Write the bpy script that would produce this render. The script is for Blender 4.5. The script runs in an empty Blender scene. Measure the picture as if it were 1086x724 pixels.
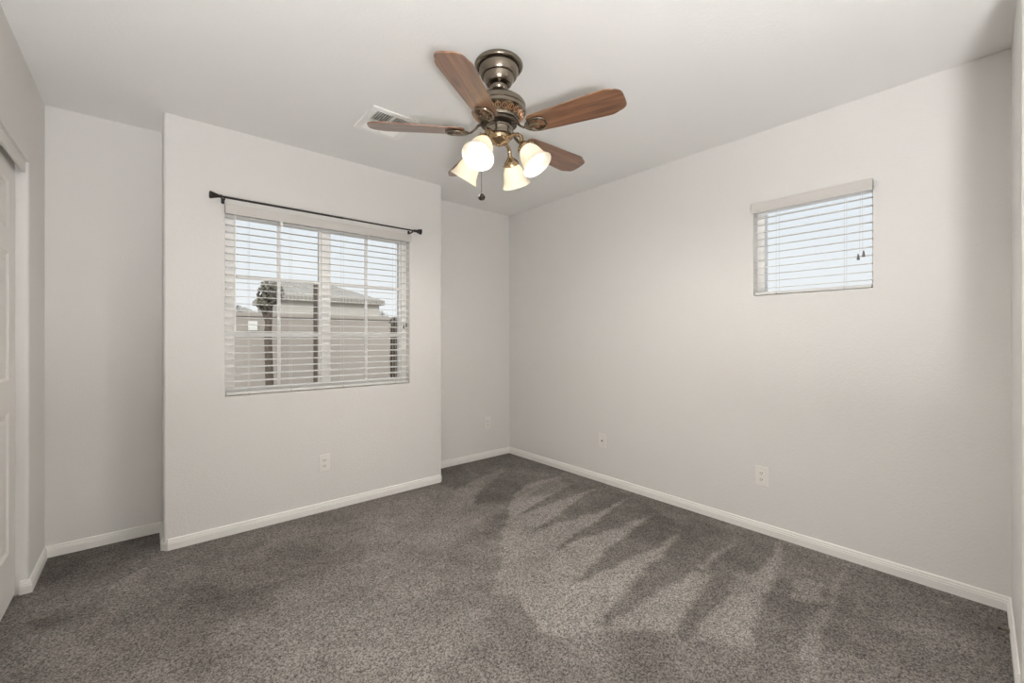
import bpy, bmesh, math, random
import numpy as np
from mathutils import Vector, Matrix

random.seed(4)
C = bpy.context.scene.collection
SC = bpy.context.scene
PI = math.pi

# ------------------------------------------------------------------ camera
HC = 1.186                       # camera height
cam_data = bpy.data.cameras.new('camera')
cam_data.sensor_width = 36.0
cam_data.lens = 36.0 * 454.6 / 1086.0
cam_data.shift_y = -4.0 / 1086.0
cam_data.clip_start = 0.02
cam_data.clip_end = 300
cam = bpy.data.objects.new('camera', cam_data)
C.objects.link(cam)
cam.location = (0, 0, HC)
cam.rotation_euler = (PI / 2, 0, -math.atan2(.6482, .7614))
SC.camera = cam

# ------------------------------------------------------------------ sky, sun, exposure
world = bpy.data.worlds.new('sky')
SC.world = world
world.use_nodes = True
wn = world.node_tree
wn.nodes.clear()
w_out = wn.nodes.new('ShaderNodeOutputWorld')
w_bg = wn.nodes.new('ShaderNodeBackground')
w_tc = wn.nodes.new('ShaderNodeTexCoord')
w_sep = wn.nodes.new('ShaderNodeSeparateXYZ')
w_ramp = wn.nodes.new('ShaderNodeValToRGB')
w_ramp.color_ramp.elements[0].position = 0.0
w_ramp.color_ramp.elements[0].color = (.95, .965, .98, 1)
w_ramp.color_ramp.elements[1].position = 0.45
w_ramp.color_ramp.elements[1].color = (.76, .86, .96, 1)
wn.links.new(w_tc.outputs['Generated'], w_sep.inputs[0])
wn.links.new(w_sep.outputs['Z'], w_ramp.inputs[0])
wn.links.new(w_ramp.outputs[0], w_bg.inputs[0])
w_bg.inputs[1].default_value = 1.0
wn.links.new(w_bg.outputs[0], w_out.inputs[0])

sun_data = bpy.data.lights.new('sun', 'SUN')
sun_data.energy = 3.0
sun_data.color = (1, .96, .9)
sun_data.angle = math.radians(40.0)
sun = bpy.data.objects.new('sun', sun_data)
C.objects.link(sun)
sun.rotation_euler = Vector((.45, 1.0, -1.1)).to_track_quat('-Z', 'Y').to_euler()

BEAM_POWER = 17.0                # light thrown out of each fan shade, W
BULB_POWER = 6.5                  # radiance of a fan bulb
FILL_POWER = 375.0                  # radiance of the added fill uplighter's open top behind the camera
vs = SC.view_settings
SC.display_settings.display_device = 'sRGB'
vs.view_transform = 'Standard'
vs.look = 'None'
vs.gamma = 1.0
vs.use_curve_mapping = False
vs.exposure = 0.0
SC.cycles.use_denoising = True
SC.cycles.max_bounces = 16
SC.cycles.diffuse_bounces = 10
SC.cycles.transparent_max_bounces = 24
SC.cycles.caustics_reflective = False
SC.cycles.caustics_refractive = False
SC.cycles.sample_clamp_indirect = 6.0

# ------------------------------------------------------------------ materials
def new_mat(name):
    m = bpy.data.materials.new(name)
    m.use_nodes = True
    return m, m.node_tree, m.node_tree.nodes['Principled BSDF']

def node(nt, kind, **kw):
    n = nt.nodes.new(kind)
    for k, v in kw.items():
        if k in n.inputs:
            n.inputs[k].default_value = v
        else:
            setattr(n, k, v)
    return n

def plain(name, col, rough=.5, metal=0.0, bump=None, var=0.0, coat=0.0, spec=.5):
    """procedural paint / metal / plastic: soft colour variation and optional bump"""
    m, nt, p = new_mat(name)
    p.inputs['Roughness'].default_value = rough
    p.inputs['Metallic'].default_value = metal
    p.inputs['Coat Weight'].default_value = coat
    p.inputs['Specular IOR Level'].default_value = spec
    tc = node(nt, 'ShaderNodeTexCoord')
    nz = node(nt, 'ShaderNodeTexNoise', Scale=6.0, Detail=3.0)
    nt.links.new(tc.outputs['Object'], nz.inputs['Vector'])
    mx = node(nt, 'ShaderNodeMix', data_type='RGBA')
    a = tuple(c * (1 - var) for c in col) + (1,)
    b = tuple(min(1, c * (1 + var)) for c in col) + (1,)
    mx.inputs[6].default_value = a
    mx.inputs[7].default_value = b
    nt.links.new(nz.outputs[0], mx.inputs[0])
    nt.links.new(mx.outputs[2], p.inputs['Base Color'])
    if bump:
        sc, st, dist = bump
        n2 = node(nt, 'ShaderNodeTexNoise', Scale=sc, Detail=2.0)
        nt.links.new(tc.outputs['Object'], n2.inputs['Vector'])
        b = node(nt, 'ShaderNodeBump', Strength=st, Distance=dist)
        nt.links.new(n2.outputs[0], b.inputs['Height'])
        nt.links.new(b.outputs[0], p.inputs['Normal'])
    return m

M = {}
M['wall'] = plain('wall_paint', (.733, .718, .703), .55, bump=(110, .35, .0035), var=.012)
M['ceiling'] = plain('ceiling_paint', (.82, .815, .80), .8, bump=(90, .3, .003), var=.01)
M['trim'] = plain('trim_paint', (.83, .818, .795), .4, var=.01)
M['door'] = plain('door_paint', (.76, .745, .72), .4, var=.01)
M['vinyl'] = plain('white_vinyl', (.93, .925, .915), .35, var=.005)
M['slat'] = None
M['valance'] = plain('blind_valance', (.61, .585, .56), .45, var=.01)
M['cord'] = plain('blind_cord', (.70, .69, .67), .8)
M['plate'] = plain('outlet_plastic', (.80, .775, .745), .35)
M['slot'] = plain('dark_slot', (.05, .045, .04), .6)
M['tassel'] = plain('tassel_plastic', (.16, .15, .14), .5)
M['pewter'] = plain('antique_pewter', (.24, .205, .165), .25, 1.0, bump=(40, .05, .002), var=.12)
M['dark_metal'] = plain('dark_bronze', (.10, .082, .066), .35, .9, var=.15)
M['brass'] = plain('antique_brass', (.46, .34, .215), .26, 1.0, var=.15)
M['copper'] = plain('filigree_copper', (.50, .30, .18), .35, .9, var=.2)
M['rod'] = plain('black_rod', (.022, .018, .016), .45, .3, var=.2)
M['bead'] = plain('dark_bead', (.012, .009, .007), .6, var=.2, spec=.15)
M['chain'] = plain('chain_metal', (.16, .13, .10), .4, 1.0)
M['vent'] = plain('vent_paint', (.88, .87, .85), .5)
M['duct_shade'] = plain('duct_shade_paint', (.02, .019, .018), .8)
M['steel'] = plain('track_paint', (.66, .64, .61), .35)
M['stucco'] = plain('stucco', (.52, .49, .45), .9, bump=(60, .5, .01), var=.06)
M['post'] = plain('stained_timber', (.115, .088, .068), .8, bump=(30, .4, .01), var=.25)
M['trunk'] = plain('tree_bark', (.12, .095, .075), .9, bump=(25, .8, .02), var=.3)
M['leaf'] = plain('dry_leaf', (.20, .185, .14), .8, var=.3)
M['dark_leaf'] = plain('dark_leaf', (.085, .066, .048), .8, var=.35)
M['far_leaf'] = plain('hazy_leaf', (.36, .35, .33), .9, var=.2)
M['sign'] = plain('white_panel', (.78, .77, .75), .5)
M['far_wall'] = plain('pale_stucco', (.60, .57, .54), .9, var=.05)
M['gravel'] = plain('gravel', (.40, .345, .285), .95, bump=(40, 1, .03), var=.2)

def slat_mat():
    m, nt, p = new_mat('blind_slat')
    p.inputs['Base Color'].default_value = (.93, .925, .915, 1)
    p.inputs['Roughness'].default_value = .4
    tr = node(nt, 'ShaderNodeBsdfTranslucent')
    tr.inputs[0].default_value = (.94, .935, .925, 1)
    mx = node(nt, 'ShaderNodeMixShader')
    mx.inputs[0].default_value = .30
    nt.links.new(p.outputs[0], mx.inputs[1])
    nt.links.new(tr.outputs[0], mx.inputs[2])
    nt.links.new(mx.outputs[0], nt.nodes['Material Output'].inputs[0])
    return m
M['slat'] = slat_mat()

def block_wall_mat():
    m, nt, p = new_mat('block_wall')
    tc = node(nt, 'ShaderNodeTexCoord')
    mp = node(nt, 'ShaderNodeMapping')
    mp.inputs['Rotation'].default_value = (PI / 2, 0, 0)
    br = node(nt, 'ShaderNodeTexBrick', Scale=1.0)
    br.inputs['Color1'].default_value = (.40, .362, .325, 1)
    br.inputs['Color2'].default_value = (.396, .357, .32, 1)
    br.inputs['Mortar'].default_value = (.38, .343, .308, 1)
    br.inputs['Mortar Size'].default_value = .006
    br.inputs['Brick Width'].default_value = .4
    br.inputs['Row Height'].default_value = .2
    nt.links.new(tc.outputs['Object'], mp.inputs[0])
    nt.links.new(mp.outputs[0], br.inputs['Vector'])
    nt.links.new(br.outputs[0], p.inputs['Base Color'])
    p.inputs['Roughness'].default_value = .95
    return m
M['block'] = block_wall_mat()

def roof_mat():
    m, nt, p = new_mat('roof_tile')
    tc = node(nt, 'ShaderNodeTexCoord')
    wv = node(nt, 'ShaderNodeTexWave', Scale=3.0, Distortion=1.0)
    nz = node(nt, 'ShaderNodeTexNoise', Scale=3.0, Detail=4.0)
    mx = node(nt, 'ShaderNodeMix', data_type='RGBA')
    mx.inputs[6].default_value = (.28, .26, .235, 1)
    mx.inputs[7].default_value = (.45, .42, .385, 1)
    nt.links.new(tc.outputs['Object'], wv.inputs['Vector'])
    nt.links.new(tc.outputs['Object'], nz.inputs['Vector'])
    nt.links.new(nz.outputs[0], mx.inputs[0])
    nt.links.new(mx.outputs[2], p.inputs['Base Color'])
    b = node(nt, 'ShaderNodeBump', Strength=.6, Distance=.05)
    nt.links.new(wv.outputs[0], b.inputs['Height'])
    nt.links.new(b.outputs[0], p.inputs['Normal'])
    p.inputs['Roughness'].default_value = .9
    return m
M['roof'] = roof_mat()

def wood_mat():
    m, nt, p = new_mat('fan_wood')
    tc = node(nt, 'ShaderNodeTexCoord')
    oi = node(nt, 'ShaderNodeObjectInfo')
    ad = node(nt, 'ShaderNodeVectorMath', operation='ADD')
    cx = node(nt, 'ShaderNodeCombineXYZ')
    ml = node(nt, 'ShaderNodeMath', operation='MULTIPLY')
    ml.inputs[1].default_value = 17.0
    nt.links.new(oi.outputs['Random'], ml.inputs[0])
    nt.links.new(ml.outputs[0], cx.inputs[0])
    nt.links.new(tc.outputs['Object'], ad.inputs[0])
    nt.links.new(cx.outputs[0], ad.inputs[1])
    mp = node(nt, 'ShaderNodeMapping')
    mp.inputs['Scale'].default_value = (2.2, 24.0, 8.0)
    nt.links.new(ad.outputs[0], mp.inputs[0])
    nz = node(nt, 'ShaderNodeTexNoise', Scale=1.6, Detail=6.0, Roughness=.6, Distortion=.7)
    nt.links.new(mp.outputs[0], nz.inputs['Vector'])
    cr = node(nt, 'ShaderNodeValToRGB')
    cr.color_ramp.elements[0].position = .3
    cr.color_ramp.elements[0].color = (.088, .036, .017, 1)
    cr.color_ramp.elements[1].position = .72
    cr.color_ramp.elements[1].color = (.27, .128, .066, 1)
    nt.links.new(nz.outputs[0], cr.inputs[0])
    # rustic knots
    mp2 = node(nt, 'ShaderNodeMapping')
    mp2.inputs['Scale'].default_value = (5.0, 11.0, 5.0)
    nt.links.new(ad.outputs[0], mp2.inputs[0])
    vo = node(nt, 'ShaderNodeTexVoronoi', Scale=1.0)
    nt.links.new(mp2.outputs[0], vo.inputs['Vector'])
    kr = node(nt, 'ShaderNodeMapRange')
    kr.inputs[1].default_value = .04
    kr.inputs[2].default_value = .26
    kr.inputs[3].default_value = .28
    kr.inputs[4].default_value = 1.0
    nt.links.new(vo.outputs['Distance'], kr.inputs[0])
    mx = node(nt, 'ShaderNodeMix', data_type='RGBA', blend_type='MULTIPLY')
    mx.inputs[0].default_value = 1.0
    nt.links.new(cr.outputs[0], mx.inputs[6])
    nt.links.new(kr.outputs[0], mx.inputs[7])
    nt.links.new(mx.outputs[2], p.inputs['Base Color'])
    p.inputs['Roughness'].default_value = .42
    p.inputs['Coat Weight'].default_value = 1.0
    p.inputs['Coat Roughness'].default_value = .22
    return m
M['wood'] = wood_mat()

def shade_mat():
    m, nt, p = new_mat('frosted_shade')
    nt.nodes.remove(p)
    out = nt.nodes['Material Output']
    df = node(nt, 'ShaderNodeBsdfDiffuse')
    df.inputs[0].default_value = (.93, .905, .85, 1)
    tr = node(nt, 'ShaderNodeBsdfTranslucent')
    tr.inputs[0].default_value = (.97, .89, .74, 1)
    gl = node(nt, 'ShaderNodeBsdfGlossy', Roughness=.25)
    m1 = node(nt, 'ShaderNodeMixShader')
    m1.inputs[0].default_value = .50
    m2 = node(nt, 'ShaderNodeMixShader')
    m2.inputs[0].default_value = .05
    nt.links.new(df.outputs[0], m1.inputs[1])
    nt.links.new(tr.outputs[0], m1.inputs[2])
    nt.links.new(m1.outputs[0], m2.inputs[1])
    nt.links.new(gl.outputs[0], m2.inputs[2])
    nt.links.new(m2.outputs[0], out.inputs[0])
    return m
M['shade'] = shade_mat()

def glow_mat(name, col, strength):
    m, nt, p = new_mat(name)
    nt.nodes.remove(p)
    out = nt.nodes['Material Output']
    em = node(nt, 'ShaderNodeEmission', Strength=strength)
    em.inputs[0].default_value = col + (1,)
    nt.links.new(em.outputs[0], out.inputs[0])
    return m
M['bulb'] = glow_mat('lit_bulb', (1.0, .95, .87), BULB_POWER)
M['fill_glow'] = glow_mat('lit_fill_disc', (1.0, .995, .98), FILL_POWER)

def glass_mat():
    m, nt, p = new_mat('window_glass')
    nt.nodes.remove(p)
    out = nt.nodes['Material Output']
    fr = node(nt, 'ShaderNodeFresnel', IOR=1.14)
    tr = node(nt, 'ShaderNodeBsdfTransparent')
    tr.inputs[0].default_value = (.97, .975, .97, 1)
    gl = node(nt, 'ShaderNodeBsdfGlossy', Roughness=.22)
    mx = node(nt, 'ShaderNodeMixShader')
    nt.links.new(fr.outputs[0], mx.inputs[0])
    nt.links.new(tr.outputs[0], mx.inputs[1])
    nt.links.new(gl.outputs[0], mx.inputs[2])
    nt.links.new(mx.outputs[0], out.inputs[0])
    return m
M['glass'] = glass_mat()

def carpet_mat():
    m, nt, p = new_mat('cut_pile_carpet')
    tc = node(nt, 'ShaderNodeTexCoord')
    at = node(nt, 'ShaderNodeAttribute', attribute_name='pile')
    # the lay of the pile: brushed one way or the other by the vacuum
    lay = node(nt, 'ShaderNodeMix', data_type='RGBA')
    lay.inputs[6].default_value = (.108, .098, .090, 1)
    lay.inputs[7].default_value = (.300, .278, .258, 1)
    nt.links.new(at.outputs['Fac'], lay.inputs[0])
    # flecked yarn: every tuft its own shade, over a coarser mottle
    v1 = node(nt, 'ShaderNodeTexVoronoi', Scale=205.0)
    nt.links.new(tc.outputs['Object'], v1.inputs['Vector'])
    sp = node(nt, 'ShaderNodeSeparateColor')
    nt.links.new(v1.outputs['Color'], sp.inputs[0])
    n1 = node(nt, 'ShaderNodeTexNoise', Scale=70.0, Detail=2.0, Roughness=.6)
    nt.links.new(tc.outputs['Object'], n1.inputs['Vector'])
    m1 = node(nt, 'ShaderNodeMapRange')
    m1.inputs[1].default_value = .3
    m1.inputs[2].default_value = .7
    m1.inputs[3].default_value = -.13
    m1.inputs[4].default_value = .13
    nt.links.new(n1.outputs[0], m1.inputs[0])
    m2 = node(nt, 'ShaderNodeMapRange')
    m2.inputs[3].default_value = .42
    m2.inputs[4].default_value = 1.58
    nt.links.new(sp.outputs[0], m2.inputs[0])
    r1 = node(nt, 'ShaderNodeMath', operation='ADD')
    nt.links.new(m1.outputs[0], r1.inputs[0])
    nt.links.new(m2.outputs[0], r1.inputs[1])
    mx = node(nt, 'ShaderNodeMix', data_type='RGBA', blend_type='MULTIPLY')
    mx.inputs[0].default_value = 1.0
    nt.links.new(lay.outputs[2], mx.inputs[6])
    nt.links.new(r1.outputs[0], mx.inputs[7])
    nt.links.new(mx.outputs[2], p.inputs['Base Color'])
    p.inputs['Roughness'].default_value = 1.0
    p.inputs['Specular IOR Level'].default_value = .1
    n2 = node(nt, 'ShaderNodeTexNoise', Scale=150.0, Detail=2.0)
    nt.links.new(tc.outputs['Object'], n2.inputs['Vector'])
    b = node(nt, 'ShaderNodeBump', Strength=.8, Distance=.008)
    nt.links.new(n2.outputs[0], b.inputs['Height'])
    nt.links.new(b.outputs[0], p.inputs['Normal'])
    return m
M['carpet'] = carpet_mat()

# ------------------------------------------------------------------ mesh helpers
def box(bm, x0, x1, y0, y1, z0, z1, bev=0.0):
    vs_ = [bm.verts.new((x, y, z)) for z in (z0, z1) for x, y in ((x0, y0), (x1, y0), (x1, y1), (x0, y1))]
    fs = [(3, 2, 1, 0), (4, 5, 6, 7), (0, 1, 5, 4), (1, 2, 6, 5), (2, 3, 7, 6), (3, 0, 4, 7)]
    faces = [bm.faces.new([vs_[i] for i in f]) for f in fs]
    if bev > 0:
        es = list({e for f in faces for e in f.edges})
        bmesh.ops.bevel(bm, geom=es, offset=bev, segments=2, affect='EDGES', profile=.6)

def prism(bm, pts, z0, z1):
    """vertical prism over a counter-clockwise plan outline"""
    lo = [bm.verts.new((x, y, z0)) for x, y in pts]
    hi = [bm.verts.new((x, y, z1)) for x, y in pts]
    n = len(pts)
    bm.faces.new(list(reversed(lo)))
    bm.faces.new(hi)
    for i in range(n):
        j = (i + 1) % n
        bm.faces.new((lo[i], lo[j], hi[j], hi[i]))

def round_corner(p, a, b, r, n=6):
    """points rounding plan corner p between directions to a and b"""
    p, a, b = Vector(p), Vector(a), Vector(b)
    da, db = (a - p).normalized(), (b - p).normalized()
    out = []
    s, e, c = p + da * r, p + db * r, p + (da + db) * r
    a0 = math.atan2((s - c).y, (s - c).x)
    a1 = math.atan2((e - c).y, (e - c).x)
    d = (a1 - a0 + PI) % (2 * PI) - PI
    for i in range(n + 1):
        t = a0 + d * i / n
        out.append((c.x + math.cos(t) * r, c.y + math.sin(t) * r))
    return out

def lathe(bm, prof, seg=48, mat=None, close=True):
    """surface of revolution about z from (r, z) pairs"""
    rings = []
    for r, z in prof:
        if r < 1e-6:
            rings.append([bm.verts.new(Vector((0, 0, z)))])
        else:
            rings.append([bm.verts.new(Vector((r * math.cos(2 * PI * i / seg), r * math.sin(2 * PI * i / seg), z))) for i in range(seg)])
    allv = [v for r in rings for v in r]
    for a, b in zip(rings, rings[1:]):
        for i in range(seg):
            j = (i + 1) % seg
            if len(a) == 1 and len(b) == 1:
                continue
            if len(a) == 1:
                bm.faces.new((a[0], b[j], b[i]))
            elif len(b) == 1:
                bm.faces.new((a[i], a[j], b[0]))
            else:
                bm.faces.new((a[i], a[j], b[j], b[i]))
    if mat is not None:
        bmesh.ops.transform(bm, matrix=mat, verts=allv)

def tube(bm, pts, r, seg=10, closed=False, flat=1.0):
    """round bar through a list of points; r may be a list"""
    pts = [Vector(p) for p in pts]
    n = len(pts)
    rs = r if isinstance(r, (list, tuple)) else [r] * n
    rings = []
    prev = None
    for i, p in enumerate(pts):
        if closed:
            t = pts[(i + 1) % n] - pts[i - 1]
        else:
            t = pts[min(i + 1, n - 1)] - pts[max(i - 1, 0)]
        t.normalize()
        if prev is None:
            ref = Vector((0, 0, 1)) if abs(t.z) < .9 else Vector((1, 0, 0))
            u = t.cross(ref).normalized()
        else:
            u = (prev - t * prev.dot(t)).normalized()
        prev = u
        w = t.cross(u)
        rings.append([bm.verts.new(p + (u * math.cos(2 * PI * k / seg) + w * math.sin(2 * PI * k / seg) * flat) * rs[i]) for k in range(seg)])
    m = n if closed else n - 1
    for i in range(m):
        a, b = rings[i], rings[(i + 1) % n]
        for k in range(seg):
            l = (k + 1) % seg
            bm.faces.new((a[k], a[l], b[l], b[k]))
    if not closed:
        bm.faces.new(list(reversed(rings[0])))
        bm.faces.new(rings[-1])

def obj(name, bm, mat, parent=None, smooth=False, loc=None):
    bmesh.ops.recalc_face_normals(bm, faces=bm.faces)
    me = bpy.data.meshes.new(name)
    bm.to_mesh(me)
    bm.free()
    me.materials.append(mat)
    if smooth:
        me.polygons.foreach_set('use_smooth', [True] * len(me.polygons))
        me.set_sharp_from_angle(angle=math.radians(38))
    o = bpy.data.objects.new(name, me)
    C.objects.link(o)
    if parent is not None:
        o.parent = parent
    if loc is not None:
        o.location = loc
    return o

def thing(name, label, cat, loc=(0, 0, 0), rotz=0.0, group=None):
    o = bpy.data.objects.new(name, None)
    C.objects.link(o)
    o.empty_display_size = .1
    o.location = loc
    o.rotation_euler = (0, 0, rotz)
    return tag(o, label, cat, group)

def tag(o, label, cat, group=None):
    o['label'] = label
    o['category'] = cat
    if group:
        o['group'] = group
    return o

def struct(o, label, cat):
    o['kind'] = 'structure'
    return tag(o, label, cat)

def new():
    return bmesh.new()

# ------------------------------------------------------------------ room shell
H = 2.44
XL, XR = -.42, 2.85              # left wall, right wall
YB, YA = 3.07, 3.39              # bumped-out window wall, alcoves beside it
BX0, BX1 = .07, 1.85             # ends of the bumped-out part
YH, XH = -2.4, 2.2               # entry behind the camera
W1 = (.355, 1.563, .832, 1.985)  # large window opening x0 x1 z0 z1
W2 = (.476, 1.049, 1.442, 2.003) # small window opening y0 y1 z0 z1
CY0, CY1, CZ = 1.12, 2.985, 2.005  # closet opening

# carpet with the lay of the pile as a soft attribute
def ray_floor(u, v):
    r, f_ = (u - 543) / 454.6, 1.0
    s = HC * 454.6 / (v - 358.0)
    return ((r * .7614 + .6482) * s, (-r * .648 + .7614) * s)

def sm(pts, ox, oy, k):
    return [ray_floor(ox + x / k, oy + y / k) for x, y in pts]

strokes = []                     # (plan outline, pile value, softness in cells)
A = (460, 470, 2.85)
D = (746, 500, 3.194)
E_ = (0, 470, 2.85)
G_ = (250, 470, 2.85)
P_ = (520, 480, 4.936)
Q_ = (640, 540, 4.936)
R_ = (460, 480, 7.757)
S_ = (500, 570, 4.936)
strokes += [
    # paler middle of the room and its darker border
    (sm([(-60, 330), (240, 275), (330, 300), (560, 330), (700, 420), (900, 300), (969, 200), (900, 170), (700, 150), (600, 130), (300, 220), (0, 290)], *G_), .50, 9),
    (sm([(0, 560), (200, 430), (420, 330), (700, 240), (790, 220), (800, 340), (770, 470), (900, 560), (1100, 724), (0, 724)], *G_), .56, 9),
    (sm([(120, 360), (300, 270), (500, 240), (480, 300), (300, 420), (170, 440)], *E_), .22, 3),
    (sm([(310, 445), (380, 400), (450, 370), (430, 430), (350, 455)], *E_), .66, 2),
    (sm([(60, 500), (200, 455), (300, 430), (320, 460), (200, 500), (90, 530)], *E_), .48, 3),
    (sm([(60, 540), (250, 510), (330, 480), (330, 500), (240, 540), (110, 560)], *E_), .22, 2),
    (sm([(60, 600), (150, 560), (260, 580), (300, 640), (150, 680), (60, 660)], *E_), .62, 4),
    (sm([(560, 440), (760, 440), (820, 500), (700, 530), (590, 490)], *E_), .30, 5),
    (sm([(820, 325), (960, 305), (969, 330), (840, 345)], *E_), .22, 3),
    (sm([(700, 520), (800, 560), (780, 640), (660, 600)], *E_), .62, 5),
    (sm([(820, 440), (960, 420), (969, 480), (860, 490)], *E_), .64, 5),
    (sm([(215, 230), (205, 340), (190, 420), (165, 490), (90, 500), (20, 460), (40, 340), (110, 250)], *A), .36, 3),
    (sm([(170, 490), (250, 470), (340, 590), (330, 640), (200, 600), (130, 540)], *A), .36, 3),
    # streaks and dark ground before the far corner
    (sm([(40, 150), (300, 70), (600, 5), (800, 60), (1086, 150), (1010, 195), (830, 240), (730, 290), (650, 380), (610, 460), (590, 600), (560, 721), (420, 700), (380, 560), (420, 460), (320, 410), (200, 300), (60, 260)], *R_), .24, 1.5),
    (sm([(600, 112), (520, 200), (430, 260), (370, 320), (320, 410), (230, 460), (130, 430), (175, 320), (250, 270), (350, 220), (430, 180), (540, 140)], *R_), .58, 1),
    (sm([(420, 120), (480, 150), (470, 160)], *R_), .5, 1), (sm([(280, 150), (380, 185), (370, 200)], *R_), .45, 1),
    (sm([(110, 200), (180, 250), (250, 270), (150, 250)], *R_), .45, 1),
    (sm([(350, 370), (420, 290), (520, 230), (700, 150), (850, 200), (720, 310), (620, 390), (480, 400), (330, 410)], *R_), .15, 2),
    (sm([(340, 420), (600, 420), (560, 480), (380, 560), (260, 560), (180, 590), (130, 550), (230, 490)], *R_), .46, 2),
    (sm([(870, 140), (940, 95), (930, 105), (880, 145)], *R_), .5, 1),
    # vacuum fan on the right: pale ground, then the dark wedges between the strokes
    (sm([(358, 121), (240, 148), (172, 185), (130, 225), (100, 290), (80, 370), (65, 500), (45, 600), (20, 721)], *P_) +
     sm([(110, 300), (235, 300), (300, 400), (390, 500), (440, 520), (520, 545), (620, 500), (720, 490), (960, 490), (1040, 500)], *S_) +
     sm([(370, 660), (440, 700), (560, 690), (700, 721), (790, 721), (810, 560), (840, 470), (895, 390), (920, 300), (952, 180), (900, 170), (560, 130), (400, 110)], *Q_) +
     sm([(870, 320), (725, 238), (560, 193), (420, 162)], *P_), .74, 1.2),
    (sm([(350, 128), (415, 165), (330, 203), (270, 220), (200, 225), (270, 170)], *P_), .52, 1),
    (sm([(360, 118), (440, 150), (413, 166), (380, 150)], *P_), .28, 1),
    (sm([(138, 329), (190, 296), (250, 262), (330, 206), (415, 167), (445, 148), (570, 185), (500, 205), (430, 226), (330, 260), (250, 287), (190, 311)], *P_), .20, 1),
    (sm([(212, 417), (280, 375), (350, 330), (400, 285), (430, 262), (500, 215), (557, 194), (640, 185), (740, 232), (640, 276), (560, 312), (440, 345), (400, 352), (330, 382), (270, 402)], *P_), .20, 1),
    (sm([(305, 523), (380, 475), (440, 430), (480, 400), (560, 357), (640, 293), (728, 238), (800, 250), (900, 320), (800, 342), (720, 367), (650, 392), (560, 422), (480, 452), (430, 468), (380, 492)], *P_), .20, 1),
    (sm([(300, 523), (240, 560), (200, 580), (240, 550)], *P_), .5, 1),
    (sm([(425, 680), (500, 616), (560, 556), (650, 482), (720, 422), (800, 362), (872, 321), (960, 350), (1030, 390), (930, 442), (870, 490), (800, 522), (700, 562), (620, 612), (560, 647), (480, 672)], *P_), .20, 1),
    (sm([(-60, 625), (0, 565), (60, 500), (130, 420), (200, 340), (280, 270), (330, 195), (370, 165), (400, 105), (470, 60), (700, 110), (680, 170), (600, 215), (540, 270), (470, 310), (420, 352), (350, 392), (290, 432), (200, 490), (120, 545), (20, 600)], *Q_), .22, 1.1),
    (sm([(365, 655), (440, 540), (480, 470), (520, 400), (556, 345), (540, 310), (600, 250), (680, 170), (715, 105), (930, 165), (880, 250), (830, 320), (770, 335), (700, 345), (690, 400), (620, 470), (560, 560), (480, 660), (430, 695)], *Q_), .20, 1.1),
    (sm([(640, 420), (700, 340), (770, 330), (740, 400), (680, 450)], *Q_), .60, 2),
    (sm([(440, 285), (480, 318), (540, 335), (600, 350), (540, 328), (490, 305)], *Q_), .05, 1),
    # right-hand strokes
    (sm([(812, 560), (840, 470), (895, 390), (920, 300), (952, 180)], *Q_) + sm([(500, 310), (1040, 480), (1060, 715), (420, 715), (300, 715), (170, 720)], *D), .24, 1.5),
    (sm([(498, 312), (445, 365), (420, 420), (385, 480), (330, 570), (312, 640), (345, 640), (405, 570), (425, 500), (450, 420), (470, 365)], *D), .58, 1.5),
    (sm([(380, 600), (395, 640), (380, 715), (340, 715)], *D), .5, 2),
    (sm([(300, 385), (360, 360), (410, 380), (405, 430), (350, 450), (295, 430)], *D), .60, 2.2),
    (sm([(548, 375), (540, 450), (525, 500), (520, 450)], *D), .36, 2),
    (sm([(640, 465), (625, 545), (612, 600), (618, 520)], *D), .36, 2),
    (sm([(815, 480), (800, 545), (760, 600), (790, 530)], *D), .36, 2),
    (sm([(790, 432), (870, 455), (868, 465), (800, 445)], *D), .48, 1.2),
    # foreground
    (sm([(0, 680), (230, 520), (340, 590), (520, 600), (530, 640), (500, 724), (0, 724)], *A), .33, 4),
    (sm([(540, 585), (640, 565), (720, 590), (740, 640), (660, 724), (540, 724), (530, 650)], *A), .24, 3),
]

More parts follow.
